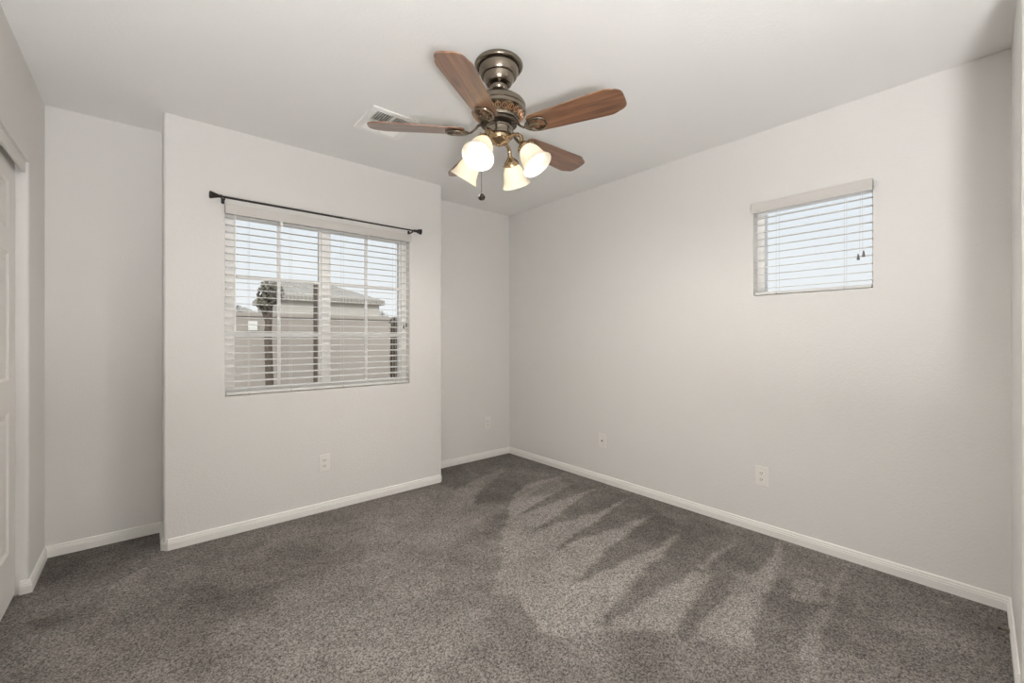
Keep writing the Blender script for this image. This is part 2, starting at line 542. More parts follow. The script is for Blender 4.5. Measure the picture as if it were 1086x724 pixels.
def carpet():
    x0, x1, y0, y1, d = -1.16, 2.95, YH - .1, 3.6, .0095
    nx, ny = int((x1 - x0) / d), int((y1 - y0) / d)
    xs = np.linspace(x0, x1, nx + 1)
    ys = np.linspace(y0, y1, ny + 1)
    gx, gy = np.meshgrid(xs, ys)
    val = np.full(gx.shape, .38)
    rng = np.random.default_rng(3)

    def blur(a, s, passes=2):
        k = max(1, int(round(s)))
        for _ in range(passes):
            for ax in (0, 1):
                p = np.pad(a, [(k, k) if i == ax else (0, 0) for i in (0, 1)], mode='edge')
                c = np.cumsum(p, axis=ax)
                c = np.concatenate([np.zeros_like(np.take(c, [0], axis=ax)), c], axis=ax)
                w = 2 * k + 1
                n = a.shape[ax]
                a = (np.take(c, np.arange(w, w + n), axis=ax) - np.take(c, np.arange(0, n), axis=ax)) / w
        return a
    wx = .014 * blur(rng.standard_normal(gx.shape), 2, 1) / .2 + .012 * blur(rng.standard_normal(gx.shape), 5) / .1
    wy = .014 * blur(rng.standard_normal(gx.shape), 2, 1) / .2 + .012 * blur(rng.standard_normal(gx.shape), 5) / .1
    wx, wy = np.clip(wx, -.03, .03) * .55, np.clip(wy, -.03, .03) * .55
    px_, py_ = gx + wx, gy + wy
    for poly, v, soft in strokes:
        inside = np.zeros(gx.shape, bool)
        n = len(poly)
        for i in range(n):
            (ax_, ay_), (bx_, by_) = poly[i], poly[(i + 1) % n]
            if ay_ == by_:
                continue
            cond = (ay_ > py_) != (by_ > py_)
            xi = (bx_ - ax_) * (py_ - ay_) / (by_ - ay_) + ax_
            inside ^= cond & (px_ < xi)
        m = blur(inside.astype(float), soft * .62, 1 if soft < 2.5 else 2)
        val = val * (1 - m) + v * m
    # fine lines left by the vacuum head along the strokes
    p0, p1 = ray_floor(550, 545), ray_floor(609, 510)
    dx, dy = p1[0] - p0[0], p1[1] - p0[1]
    ln = math.hypot(dx, dy)
    along = (gx * dx + gy * dy) / ln
    across = (-gx * dy + gy * dx) / ln + .02 * np.sin(along * 2.1)
    prof = rng.standard_normal(4000)
    lines = np.interp(across / .016, np.arange(-2000, 2000), prof) * (.5 + .5 * np.sin(along * 4 + across * 9))
    val += .055 * lines * np.clip((val - .4) * 4, 0, 1)
    for s, amp in ((18, .55), (7, .4), (2, .3)):
        nse = blur(rng.standard_normal(gx.shape), s)
        val += amp * nse / (nse.std() + 1e-9) * .13
    val = np.clip(val, 0.0, 1.0)
    me = bpy.data.meshes.new('floor')
    vco = np.stack([gx.ravel(), gy.ravel(), np.zeros(gx.size)], 1)
    W = nx + 1
    i, j = np.meshgrid(np.arange(nx), np.arange(ny))
    a = (j * W + i).ravel()
    quads = np.stack([a, a + 1, a + 1 + W, a + W], 1)
    me.from_pydata(vco.tolist(), [], quads.tolist())
    at = me.attributes.new('pile', 'FLOAT', 'POINT')
    at.data.foreach_set('value', val.ravel().astype(np.float32))
    me.materials.append(M['carpet'])
    o = bpy.data.objects.new('floor', me)
    C.objects.link(o)
    return o
struct(carpet(), 'grey brown cut pile carpet floor with vacuum strokes', 'floor')

b = new(); box(b, -1.3, 3.05, YH - .15, 3.56, H, H + .14)
struct(obj('ceiling', b, M['ceiling']), 'smooth off white painted ceiling', 'ceiling')

# window wall that stands forward of the two alcoves: one C-shaped block with the opening left out
def wall_back():
    b = new()
    r = .012
    left = round_corner((BX0, YB), (BX0, YA), (W1[0], YB), r) + [(W1[0], YB), (W1[0], YB + .15), (BX0 + .14, YB + .15), (BX0 + .14, YA + .16), (BX0, YA + .16)]
    right = [(W1[1], YB)] + round_corner((BX1, YB), (W1[1], YB), (BX1, YA), r) + [(BX1, YA + .16), (BX1 - .14, YA + .16), (BX1 - .14, YB + .15), (W1[1], YB + .15)]
    prism(b, left, -.02, H)
    prism(b, right, -.02, H)
    box(b, W1[0], W1[1], YB, YB + .15, -.02, W1[2])
    box(b, W1[0], W1[1], YB, YB + .15, W1[3], H)
    return obj('wall_back', b, M['wall'], smooth=True)
struct(wall_back(), 'off white wall standing forward around the large window', 'wall')

b = new(); box(b, XL - .14, BX0 - .0005, YA, YA + .16, -.02, H)
struct(obj('wall_alcove_left', b, M['wall']), 'narrow recessed wall left of the window wall', 'wall')
b = new(); box(b, BX1 + .0005, XR - .0005, YA, YA + .16, -.02, H)
struct(obj('wall_alcove_right', b, M['wall']), 'recessed wall between window wall and right wall', 'wall')

b = new()
box(b, XR, XR + .15, .0, W2[0], -.02, H)
box(b, XR, XR + .15, W2[1], YA + .16, -.02, H)
box(b, XR, XR + .15, W2[0], W2[1], -.02, W2[2])
box(b, XR, XR + .15, W2[0], W2[1], W2[3], H)
struct(obj('wall_right', b, M['wall']), 'long off white right wall with a small high window', 'wall')

# left wall: pier beside the alcove, header over the closet, wall on towards the entry
b = new()
pier = [(XL, YA - .0005), (XL - .14, YA - .0005), (XL - .14, CY1)] + round_corner((XL, CY1), (XL - .14, CY1), (XL, YA), .016)
prism(b, pier, -.02, H)
box(b, XL - .14, XL, CY0, CY1 + .02, CZ, H)
box(b, XL - .14, XL, YH, CY0, -.02, H)
struct(obj('wall_left', b, M['wall'], smooth=True), 'left wall with the closet opening', 'wall')
b = new()
box(b, -1.18, -1.06, .9, 3.3, -.02, H)
box(b, -1.06, XL - .145, .9, 1.0, -.02, H)
box(b, -1.06, XL - .145, 3.2, 3.3, -.02, H)
struct(obj('wall_closet', b, M['wall']), 'walls inside the closet behind the sliding doors', 'wall')

# front wall stub at the right edge of the view, rounded where the entry opens
F0, F1 = (XR, .012), (XH, -.012)
b = new()
stub = [(XR + .15, F0[1]), (XR, F0[1])] + round_corner(F1, F0, (XH, YH), .02, 8) + [(XH, YH), (XH + .15, YH), (XH + .15, -.16), (XR + .15, -.16)]
prism(b, stub, -.02, H)
struct(obj('wall_front', b, M['wall'], smooth=True), 'short wall at the right edge with rounded corner', 'wall')
b = new(); box(b, XL - .14, XH + .15, YH - .14, YH, -.02, H)
struct(obj('wall_entry', b, M['wall']), 'wall behind the viewer at the end of the entry', 'wall')

# baseboards: stepped profile with mitred corners
PROF = [(0, .0), (.0125, .0), (.0125, .036), (.0108, .0385), (.0108, .046), (.0082, .0485), (.0082, .056), (.005, .0615), (0, .0615)]
def baseboards(path, names):
    P = [Vector(p) for p in path]
    n = len(P)
    def normal(i):
        d = (P[i + 1] - P[i]).normalized()
        return Vector((d.y, -d.x))           # room lies to the right of the path
    off = []
    for i in range(n):
        if i == 0:
            m = normal(0)
        elif i == n - 1:
            m = normal(n - 2)
        else:
            a, c = normal(i - 1), normal(i)
            m = (a + c) / max(.2, (1 + a.dot(c)))
        off.append(m)
    i = 0
    for name, cnt, label in names:
        b = new()
        rows = []
        for k in range(i, i + cnt + 1):
            rows.append([b.verts.new((P[k].x + off[k].x * o_, P[k].y + off[k].y * o_, z)) for o_, z in PROF])
        for a, c in zip(rows, rows[1:]):
            for k in range(len(PROF) - 1):
                b.faces.new((a[k], c[k], c[k + 1], a[k + 1]))
        b.faces.new(rows[0]); b.faces.new(list(reversed(rows[-1])))
        struct(obj(name, b, M['trim']), label, 'baseboard')
        i += cnt
ch = .022
baseboards([(XL - .028, CY1), (XL, CY1), (XL, YA), (BX0, YA), (BX0, YB + ch), (BX0 + ch, YB), (BX1 - ch, YB), (BX1, YB + ch), (BX1, YA), (XR, YA), F0, (F1[0] + .02, F1[1])],
           [('baseboard_left', 2, 'white baseboard wrapping the closet jamb and left wall'),
            ('baseboard_alcove_left', 1, 'white baseboard along the left alcove'),
            ('baseboard_back', 4, 'white baseboard along the wall under the large window'),
            ('baseboard_alcove_right', 2, 'white baseboard along the right alcove'),
            ('baseboard_right', 1, 'long white baseboard along the right wall'),
            ('baseboard_front', 1, 'white baseboard of the stub wall at the right edge')])

# closet: track fascia and two six-panel sliding doors
b = new()
box(b, XL - .022, XL - .010, CY0 + .002, CY1 - .002, CZ - .052, CZ - .0005, .002)
box(b, XL - .105, XL - .022, CY0 + .002, CY1 - .002, CZ - .012, CZ - .0005)
struct(obj('trim_1', b, M['steel']), 'pale track fascia along the top of the closet opening', 'trim')

def six_panel(name, x, y0, y1, label):
    b = new()
    t, z0, z1 = .034, .014, CZ - .018
    w = y1 - y0
    st, mid = .112, .09
    cols = [(y0 + st, y0 + w / 2 - mid / 2), (y0 + w / 2 + mid / 2, y1 - st)]
    rows = [(.24, .86), (1.0, 1.56), (1.66, z1 - .11)]
    ys_ = sorted({y0, y1, *[c for p in cols for c in p]})
    zs_ = sorted({z0, z1, *[c for p in rows for c in p]})
    back = x - t
    def quad(*pts):
        b.faces.new([b.verts.new(p) for p in pts])
    for a, c in zip(ys_, ys_[1:]):
        for d, e in zip(zs_, zs_[1:]):
            if (a, c) in cols and (d, e) in rows:
                lv = [(0, 0), (.010, -.008), (.030, -.008), (.045, -.001)]
                for (i0, h0), (i1, h1) in zip(lv, lv[1:]):
                    A_ = [(x + h0, a + i0, d + i0), (x + h0, c - i0, d + i0), (x + h0, c - i0, e - i0), (x + h0, a + i0, e - i0)]
                    B_ = [(x + h1, a + i1, d + i1), (x + h1, c - i1, d + i1), (x + h1, c - i1, e - i1), (x + h1, a + i1, e - i1)]
                    for q in range(4):
                        r = (q + 1) % 4
                        quad(A_[q], A_[r], B_[r], B_[q])
                i1, h1 = lv[-1]
                quad((x + h1, a + i1, d + i1), (x + h1, c - i1, d + i1), (x + h1, c - i1, e - i1), (x + h1, a + i1, e - i1))
            else:
                quad((x, a, d), (x, c, d), (x, c, e), (x, a, e))
    quad((back, y0, z0), (back, y1, z0), (back, y1, z1), (back, y0, z1))
    quad((back, y0, z0), (x, y0, z0), (x, y0, z1), (back, y0, z1))
    quad((back, y1, z0), (x, y1, z0), (x, y1, z1), (back, y1, z1))
    quad((back, y0, z0), (x, y0, z0), (x, y1, z0), (back, y1, z0))
    quad((back, y0, z1), (x, y0, z1), (x, y1, z1), (back, y1, z1))
    bmesh.ops.remove_doubles(b, verts=b.verts, dist=1e-5)
    return struct(obj(name, b, M['door']), label, 'closet door')
six_panel('door_1', XL - .042, 2.03, CY1 - .008, 'white panelled sliding closet door nearest the left alcove')
six_panel('door_2', XL - .085, CY0 + .01, 2.09, 'white panelled sliding closet door further from the left alcove')

# ------------------------------------------------------------------ windows
def window_large():
    x0, x1, z0, z1 = W1
    ya, yb = YB + .056, YB + .125
    fw = .044
    b = new()
    box(b, x0 + .0005, x0 + fw, ya, yb, z0 + .0005, z1 - .0005, .003)
    box(b, x1 - fw, x1 - .0005, ya, yb, z0 + .0005, z1 - .0005, .003)
    box(b, x0 + fw, x1 - fw, ya, yb, z0 + .0005, z0 + .028, .003)
    box(b, x0 + fw, x1 - fw, ya, yb, z1 - .04, z1 - .0005, .003)
    root = obj('window_1', b, M['vinyl'])
    struct(root, 'large white sliding window with grilles in the back wall', 'window')
    xm = .949
    b = new()
    box(b, xm - .025, xm + .025, ya + .004, yb - .006, z0 + .028, z1 - .04, .003)
    obj('meeting_stile', b, M['vinyl'], root)
    for name, xa, xb in (('sash', x0 + fw, xm - .025), ('sash', xm + .025, x1 - fw)):
        b = new()
        s = .014
        y2, y3 = ya + .015, ya + .045
        box(b, xa, xa + s, y2, y3, z0 + .028, z1 - .04)
        box(b, xb - s, xb, y2, y3, z0 + .028, z1 - .04)
        box(b, xa + s, xb - s, y2, y3, z0 + .028, z0 + .028 + s)
        box(b, xa + s, xb - s, y2, y3, z1 - .04 - s, z1 - .04)
        sash = obj(name, b, M['vinyl'], root)
        b = new()
        box(b, xa + s, xb - s, ya + .0300, ya + .0340, z0 + .028 + s, z1 - .04 - s)
        obj('pane', b, M['glass'], sash)
        b = new()
        xc = (xa + xb) / 2
        g0, g1 = ya + .0185, ya + .0295
        zl = (1.205, 1.567)
        box(b, xc - .0105, xc + .0105, g0, g1, z0 + .028 + s, z1 - .04 - s, .002)
        for z in zl:
            box(b, xa + s, xc - .0105, g0, g1, z - .0125, z + .0125, .002)
            box(b, xc + .0105, xb - s, g0, g1, z - .0125, z + .0125, .002)
        obj('grille', b, M['vinyl'], sash)
window_large()

def window_small():
    y0, y1, z0, z1 = W2
    xa, xb = XR + .06, XR + .12
    fw = .042
    b = new()
    box(b, xa, xb, y0 + .0005, y0 + .014, z0 + .0005, z1 - .0005, .003)
    box(b, xa, xb, y1 - fw, y1 - .0005, z0 + .0005, z1 - .0005, .003)
    box(b, xa, xb, y0 + .014, y1 - fw, z0 + .0005, z0 + .02, .003)
    box(b, xa, xb, y0 + .014, y1 - fw, z1 - .04, z1 - .0005, .003)
    root = obj('window_2', b, M['vinyl'])
    struct(root, 'small high white window in the right wall', 'window')
    b = new()
    box(b, xa + .028, xa + .032, y0 + .014, y1 - fw, z0 + .02, z1 - .04)
    obj('pane', b, M['glass'], root)
window_small()

# ------------------------------------------------------------------ blinds (built along local x, depth +y, facing -y)
def blind(name, label, loc, rot, L, zt, zb, vh, cords, wand, pull, pull_z, clips):
    """L width, zt top, zb sill (local z = world z); local origin at left end of the opening on the wall face"""
    root = thing(name, label, 'window blind', loc, rot, None)
    # valance board with a small moulded face and returns
    b = new()
    box(b, -.002, L + .002, -.026, -.018, zt - vh, zt + .001, .002)
    box(b, -.002, L + .002, -.0295, -.0265, zt - vh + .010, zt - .011, .0012)
    box(b, -.002, L + .002, -.0178, -.0005, zt - .004, zt + .001)
    obj('valance', b, M['valance'], root)
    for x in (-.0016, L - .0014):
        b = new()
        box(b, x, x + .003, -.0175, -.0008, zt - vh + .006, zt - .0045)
        obj('valance_end_shade', b, M['slot'], root)  # dark end plate painted as the shaded hollow behind the valance board
    b = new()
    box(b, .0095, L - .0095, .002, .050, zt - .048, zt - .003, .002)
    obj('head_rail', b, M['slat'], root)
    # slats
    pitch = .0432
    b = new()
    z = zb + .045
    n = 0
    while z < zt - .062:
        ang = math.radians(-4.2 + random.uniform(-.6, .6))
        dz0 = random.uniform(-.0008, .0008)
        prev = None
        for seg_ in range(7):
            t = seg_ / 6
            y = .0275 + (t - .5) * .049
            cz = z + dz0 + .0022 * (1 - (2 * t - 1) ** 2) - math.tan(ang) * (y - .0275)
            ring = [b.verts.new((x, y, cz + dzz)) for x, dzz in ((.007, .0013), (L - .007, .0013), (L - .007, -.0013), (.007, -.0013))]
            if prev:
                for k in range(4):
                    l = (k + 1) % 4
                    b.faces.new((prev[k], prev[l], ring[l], ring[k]))
            else:
                b.faces.new(ring)
            prev = ring
        b.faces.new(list(reversed(prev)))
        z += pitch
        n += 1
    obj('slats', b, M['slat'], root, smooth=True)
    b = new()
    box(b, .007, L - .007, .005, .050, zb + .006, zb + .022, .003)
    br = obj('bottom_rail', b, M['slat'], root)
    for x in cords:
        b = new()
        tube(b, [(x, .0055, zb + .012), (x, .0025, zb + .010)], .0042, 8)
        obj('rail_plug', b, M['cord'], br)
    # ladder cords front and back of the slats
    for x in cords:
        b = new()
        tube(b, [(x, .0018, zb + .02), (x, .0018, zt - .05)], .0008, 5)
        tube(b, [(x, .0535, zb + .02), (x, .0535, zt - .05)], .0008, 5)
        obj('ladder_cord', b, M['cord'], root)
    for x in clips:
        b = new()
        box(b, x - .008, x + .008, -.0170, -.0150, zt - vh - .026, zt - vh + .010, .0006)
        obj('valance_clip', b, M['cord'], root)
    if wand:
        b = new()
        tube(b, [(wand, -.001, zt - .05), (wand, -.004, zt - .09), (wand, -.004, zt - .70)], .0034, 8)
        tube(b, [(wand, -.004, zt - .70), (wand, -.004, zt - .76)], [.0034, .005], 8)
        obj('tilt_wand', b, M['vinyl'], root)
    if pull:
        pc = None
        b = new()
        for k in (-.004, .005):
            tube(b, [(pull + k, -.002, zt - .05), (pull + k * 1.4, -.006, pull_z + .02 + abs(k))], .0009, 5)
        pc = obj('pull_cord', b, M['cord'], root)
        for k in (-.011, .011):
            b = new()
            lathe(b, [(0, .020), (.003, .020), (.0045, .010), (.0065, -.008), (.006, -.012), (0, -.012)], 10,
                  Matrix.Translation((pull + k, -.008, pull_z + k * .6)))
            obj('tassel', b, M['tassel'], pc, smooth=True)
    return root
blind('window_blind', 'wide white slatted blind open over the large back window', (W1[0], YB, 0), 0,
      W1[1] - W1[0], W1[3], W1[2], .057, [.128, .365, .700, 1.092], .052, 1.165, 1.275, [.303, .876])
blind('window_blind', 'small white slatted blind over the high window in the right wall', (XR, W2[1], 0), -PI / 2,
      W2[1] - W2[0], W2[3], W2[2], .058, [.125, .452], None, .525, 1.612, [])

# ------------------------------------------------------------------ curtain rod
def curtain_rod():
    y, z = YB - .072, 2.008
    x0, x1 = .332, 1.564
    root = thing('curtain_rod', 'thin black curtain rod mounted above the large window', 'curtain rod', (0, 0, 0))
    b = new()
    tube(b, [(x0, y, z), ((x0 + x1) / 2 + .08, y, z)], .0068, 12)
    tube(b, [((x0 + x1) / 2, y, z), (x1, y, z)], .0056, 12)
    obj('rod', b, M['rod'], root, smooth=True)
    for xx, sgn in ((x0, -1), (x1, 1)):
        prof = [(0, 0), (.008, 0), (.0085, .006), (.006, .010), (.0075, .016), (.010, .028), (.0145, .046), (.0165, .054), (.0165, .058), (.012, .061), (.0, .062)]
        b = new()
        lathe(b, [(r * 1.3, h) for r, h in prof], 20, Matrix.Translation((xx, y, z)) @ Matrix.Rotation(sgn * PI / 2, 4, 'Y'))
        obj('finial', b, M['rod'], root, smooth=True)
    for xx in (x0 + .012, x1 - .012):
        b = new()
        box(b, xx - .009, xx + .009, YB - .004, YB - .0005, z - .022, z + .010, .001)
        tube(b, [(xx, YB - .003, z - .012), (xx, y + .012, z - .012), (xx, y + .004, z - .0115)], .0055, 8)
        tube(b, [(xx, y + .0088 * math.cos(t), z + .0088 * math.sin(t)) for t in [math.radians(a) for a in range(-190, 41, 23)]], .0032, 8)
        obj('bracket', b, M['rod'], root, smooth=True)
curtain_rod()

# ------------------------------------------------------------------ outlets
def outlet(label, loc, rot, kind):
    root = thing('wall_outlet', label, 'outlet', loc, rot, None)
    b = new()
    box(b, -.0355, .0355, -.0055, -.0002, -.058, .058, .0022)
    obj('cover_plate', b, M['plate'], root)
    if kind == 'duplex':
        for dz in (.0195, -.0195):
            b = new()
            pts = []
            for k in range(24):
                t = 2 * PI * k / 24
                pts.append((.0172 * math.cos(t), max(-.0118, min(.0118, .0172 * math.sin(t)))))
            fr = [b.verts.new((x, -.0078, dz + z)) for x, z in pts]
            bk = [b.verts.new((x, -.0050, dz + z)) for x, z in pts]
            b.faces.new(fr)
            for k in range(24):
                l = (k + 1) % 24
                b.faces.new((fr[k], fr[l], bk[l], bk[k]))
            rc = obj('receptacle', b, M['plate'], root)
            b = new()
            box(b, -.0080, -.0052, -.0083, -.0070, dz - .002, dz + .0065)
            box(b, .0052, .0080, -.0083, -.0070, dz - .001, dz + .0060)
            tube(b, [(0, -.0070, dz - .0065), (0, -.0083, dz - .0065)], .0027, 10)
            obj('slot', b, M['slot'], rc)
        b = new()
        tube(b, [(0, -.0050, 0), (0, -.0068, 0)], .003, 10)
        obj('screw', b, M['cord'], root)
    elif kind == 'coax':
        b = new()
        tube(b, [(0, -.0050, 0), (0, -.0085, 0)], .0068, 6)
        tube(b, [(0, -.0085, 0), (0, -.0150, 0)], .0046, 12)
        obj('connector', b, M['slot'], root)
        for dz in (.042, -.042):
            b = new()
            tube(b, [(0, -.0050, dz), (0, -.0066, dz)], .003, 10)
            obj('screw', b, M['cord'], root)
    return root
outlet('white duplex outlet low on the wall below the large window', (.925, YB, .330), 0, 'duplex')
outlet('white duplex outlet low on the right alcove wall', (2.567, YA, .345), 0, 'duplex')
outlet('white cable jack plate low on the right wall near the far corner', (XR, 2.20, .341), -PI / 2, 'coax')
outlet('white duplex outlet low on the right wall nearest the camera below the small window', (XR, 1.001, .345), -PI / 2, 'duplex')

# door stop on the stub wall's baseboard at the right edge
def door_stop():
    d = (Vector(F1) - Vector(F0)).normalized()
    nrm = Vector((d.y, -d.x))
    p = Vector(F0) + d * .30 + nrm * .0137
    root = thing('door_stop', 'tiny dark door stop on the baseboard at right edge', 'door stop', (p.x, p.y, .047), 0)
    b = new()
    tube(b, [(0, 0, 0), tuple(nrm * .004) + (0,)], .008, 12)
    obj('base', b, M['chain'], root, smooth=True)
    b = new()
    pts = [Vector((d.x, d.y, 0)) * .0038 * math.cos(k * .9) + Vector((0, 0, 1)) * .0038 * math.sin(k * .9) + Vector((nrm.x, nrm.y, 0)) * (.004 + .0005 * k) for k in range(40)]
    tube(b, pts, .0011, 5)
    obj('spring', b, M['chain'], root, smooth=True)
    b = new()
    tube(b, [tuple(nrm * .023) + (0,), tuple(nrm * .031) + (0,)], [.0055, .005], 10)
    obj('tip', b, M['slot'], root, smooth=True)
door_stop()

# ------------------------------------------------------------------ ceiling vent
def ceiling_vent():
    x0, x1, y0, y1 = .928, 1.202, 2.237, 2.535
    root = thing('ceiling_vent', 'white square air vent in the ceiling behind the fan blade', 'vent', ((x0 + x1) / 2, (y0 + y1) / 2, H))
    w, d = (x1 - x0) / 2, (y1 - y0) / 2
    iw, id_ = w - .034, d - .034
    b = new()
    z0, z1 = -.011, -.0005
    box(b, -w, w, -d, -id_, z0, z1, .003)
    box(b, -w, w, id_, d, z0, z1, .003)
    box(b, -w, -iw, -id_, id_, z0, z1)
    box(b, iw, w, -id_, id_, z0, z1)
    box(b, -iw, iw, -.010, .010, z0, z1)
    box(b, -.009, .009, -id_, -.010, z0, z1)
    box(b, -.009, .009, .010, id_, z0, z1)
    obj('frame', b, M['vent'], root)
    b = new()
    box(b, -iw, iw, -id_, id_, -.0018, -.0006)
    obj('duct_shade', b, M['duct_shade'], root)  # flat dark plate stands in for the shade inside the duct
    b = new()
    for xa, xb in ((-iw, -.009), (.009, iw)):
        n = 7
        for k in range(n):                      # near half: open louvres running away from the camera
            x = xa + (xb - xa) * (k + .5) / n
            box(b, x - .0011, x + .0011, -id_, -.010, -.0100, -.0020)
        n = 8
        for k in range(n):                      # far half: louvres turned towards the camera
            y = .010 + (id_ - .010) * (k + .5) / n
            vs_ = [b.verts.new(p) for p in ((xa, y - .006, -.0030), (xb, y - .006, -.0030), (xb, y + .007, -.0100), (xa, y + .007, -.0100),
                                            (xa, y - .006, -.0020), (xb, y - .006, -.0020), (xb, y + .007, -.0088), (xa, y + .007, -.0088))]
            for f in ((0, 1, 2, 3), (7, 6, 5, 4), (0, 4, 5, 1), (1, 5, 6, 2), (2, 6, 7, 3), (3, 7, 4, 0)):
                b.faces.new([vs_[i] for i in f])
    obj('louvres', b, M['vent'], root)
ceiling_vent()

# ------------------------------------------------------------------ ceiling fan
FX, FY = 1.228, 1.536
def ceiling_fan():
    root = thing('ceiling_fan', 'five blade wood and pewter ceiling fan with four lit bell shades', 'ceiling fan', (FX, FY, 0))
    b = new()
    lathe(b, [(0, 2.4395), (.106, 2.4395), (.1105, 2.434), (.111, 2.427), (.108, 2.421), (.103, 2.418), (.097, 2.4175), (.094, 2.4225), (.0925, 2.4225), (.0915, 2.416),
              (.090, 2.402), (.083, 2.382), (.080, 2.379), (.071, 2.3785), (.070, 2.3765), (.068, 2.364), (.058, 2.346), (.054, 2.343), (.047, 2.3425), (.045, 2.346), (.0, 2.346)], 56)
    obj('canopy', b, M['pewter'], root, smooth=True)
    b = new()
    lathe(b, [(0, 2.3455), (.036, 2.3455), (.041, 2.338), (.041, 2.326), (.034, 2.315), (.020, 2.308), (.016, 2.303), (.016, 2.286), (.030, 2.278), (.034, 2.2735), (0, 2.2735)], 40)
    obj('downrod', b, M['pewter'], root, smooth=True)
    b = new()
    lathe(b, [(0, 2.273), (.060, 2.273), (.098, 2.268), (.116, 2.260), (.1235, 2.248), (.1235, 2.234), (.120, 2.231), (.1235, 2.228),
              (.124, 2.214), (.117, 2.208), (.112, 2.206), (.100, 2.196), (.088, 2.188), (.086, 2.176), (.0, 2.176)], 64)
    mh = obj('motor_housing', b, M['pewter'], root, smooth=True)
    # pierced filigree band under the housing
    b = new()
    for k in range(22):
        a = 2 * PI * k / 22
        c = Vector((math.cos(a), math.sin(a), 0)); s = Vector((-math.sin(a), math.cos(a), 0))
        pts = []
        for q in range(14):
            t = 2 * PI * q / 14
            rr = .1055 + .010 * math.sin(t)
            zz = 2.2005 + .0082 * math.sin(t) - .0035
            pts.append(c * rr + s * (.0115 * math.cos(t)) + Vector((0, 0, zz)))
        tube(b, pts, .0021, 6, closed=True)
        tube(b, [c * .092 + Vector((0, 0, 2.1895)), c * .118 + Vector((0, 0, 2.2075))], .0022, 6)
    obj('filigree_band', b, M['copper'], mh, smooth=True)
    b = new()
    lathe(b, [(0, 2.1755), (.080, 2.1755), (.084, 2.171), (.084, 2.160), (.078, 2.156), (.0, 2.156)], 48)
    obj('flywheel', b, M['dark_metal'], root, smooth=True)
    b = new()
    lathe(b, [(0, 2.1555), (.050, 2.1555), (.060, 2.152), (.066, 2.146), (.066, 2.140), (.062, 2.137), (.060, 2.120), (.061, 2.115), (.066, 2.112), (.066, 2.107),
              (.060, 2.104), (.0, 2.104)], 48)
    obj('switch_housing', b, M['pewter'], root, smooth=True)
    b = new()
    lathe(b, [(0, 2.1035), (.056, 2.1035), (.056, 2.097), (.050, 2.086), (.036, 2.077), (.022, 2.072), (.012, 2.069), (.009, 2.064), (.0, 2.062)], 40)
    obj('light_fitter', b, M['brass'], root, smooth=True)

    # blades with irons
    R0, R1 = .155, .580
    def blade_bm():
        b = new()
        half = []
        # half outline from the root to the ogee tip: (x, half width)
        half = [(R0, .020), (R0 + .004, .038), (R0 + .015, .050), (R0 + .03, .0545), (.30, .0605), (.42, .0670), (.500, .0712), (.513, .0712), (.523, .0702), (.530, .0676),
                (.536, .0636), (.545, .0596), (.556, .0562), (.566, .0520), (.574, .0440), (.5785, .0330), (.5798, .0180)]
        out = half + [(R1, 0)] + [(x, -y) for x, y in reversed(half)]
        t = .0055
        inner = [(x, y) for x, y in out]
        lo = [b.verts.new((x, y, -t / 2)) for x, y in inner]
        hi = [b.verts.new((x, y, t / 2)) for x, y in inner]
        b.faces.new(lo); b.faces.new(list(reversed(hi)))
        n = len(out)
        for i in range(n):
            j = (i + 1) % n
            b.faces.new((lo[i], hi[i], hi[j], lo[j]))
        bmesh.ops.bevel(b, geom=[e for e in b.edges if abs(e.verts[0].co.z - e.verts[1].co.z) < 1e-6 and len(e.link_faces) == 2], offset=.0014, segments=2, affect='EDGES')
        return b
    def iron_bm():
        b = new()
        z = -.0085
        # stem from the flywheel, twin scrolls forming an open loop, centre leaf
        tube(b, [(.075, 0, .032), (.095, 0, .026), (.112, 0, .006), (.128, 0, -.006), (.145, 0, z)], [.0125, .0115, .009, .008, .007], 10, flat=.55)
        for s in (1, -1):
            pts = [(.140, .002 * s), (.150, .016 * s), (.166, .029 * s), (.188, .0365 * s), (.212, .035 * s), (.230, .026 * s), (.238, .012 * s), (.236, .0 * s)]
            tube(b, [(x, y, z) for x, y in pts], [.006, .006, .0058, .0056, .0054, .0052, .005, .005], 8)
            pts = [(.150, .016 * s), (.160, .014 * s), (.172, .017 * s), (.178, .024 * s), (.172, .029 * s)]
            tube(b, [(x, y, z) for x, y in pts], [.005, .0045, .004, .0035, .003], 8)
            tube(b, [(.205, .022 * s, -.003), (.205, .022 * s, -.010)], .006, 10)
        pts = [(.138, 0), (.160, 0), (.180, 0), (.200, 0), (.212, 0)]
        tube(b, [(x, y, z + .001) for x, y in pts], [.006, .008, .011, .008, .003], 10, flat=.5)
        tube(b, [(.178, 0, -.003), (.178, 0, -.0145)], .0055, 10)
        return b
    base_bm, base_iron = None, None
    for k in range(5):
        ang = math.radians((2.0, 76.5, 146.5, -146.0, -70.5)[k])
        if k == 0:
            bl = obj('blade', blade_bm(), M['wood'], root, smooth=True)
            ir = obj('blade_iron', iron_bm(), M['pewter'], bl, smooth=True)
            base_bm, base_iron = bl, ir
        else:
            bl = base_bm.copy(); C.objects.link(bl); bl.parent = root
            ir = base_iron.copy(); C.objects.link(ir); ir.parent = bl
        bl.matrix_local = Matrix.Translation((0, 0, 2.124)) @ Matrix.Rotation(ang, 4, 'Z') @ Matrix.Rotation(math.radians(-12), 4, 'X')

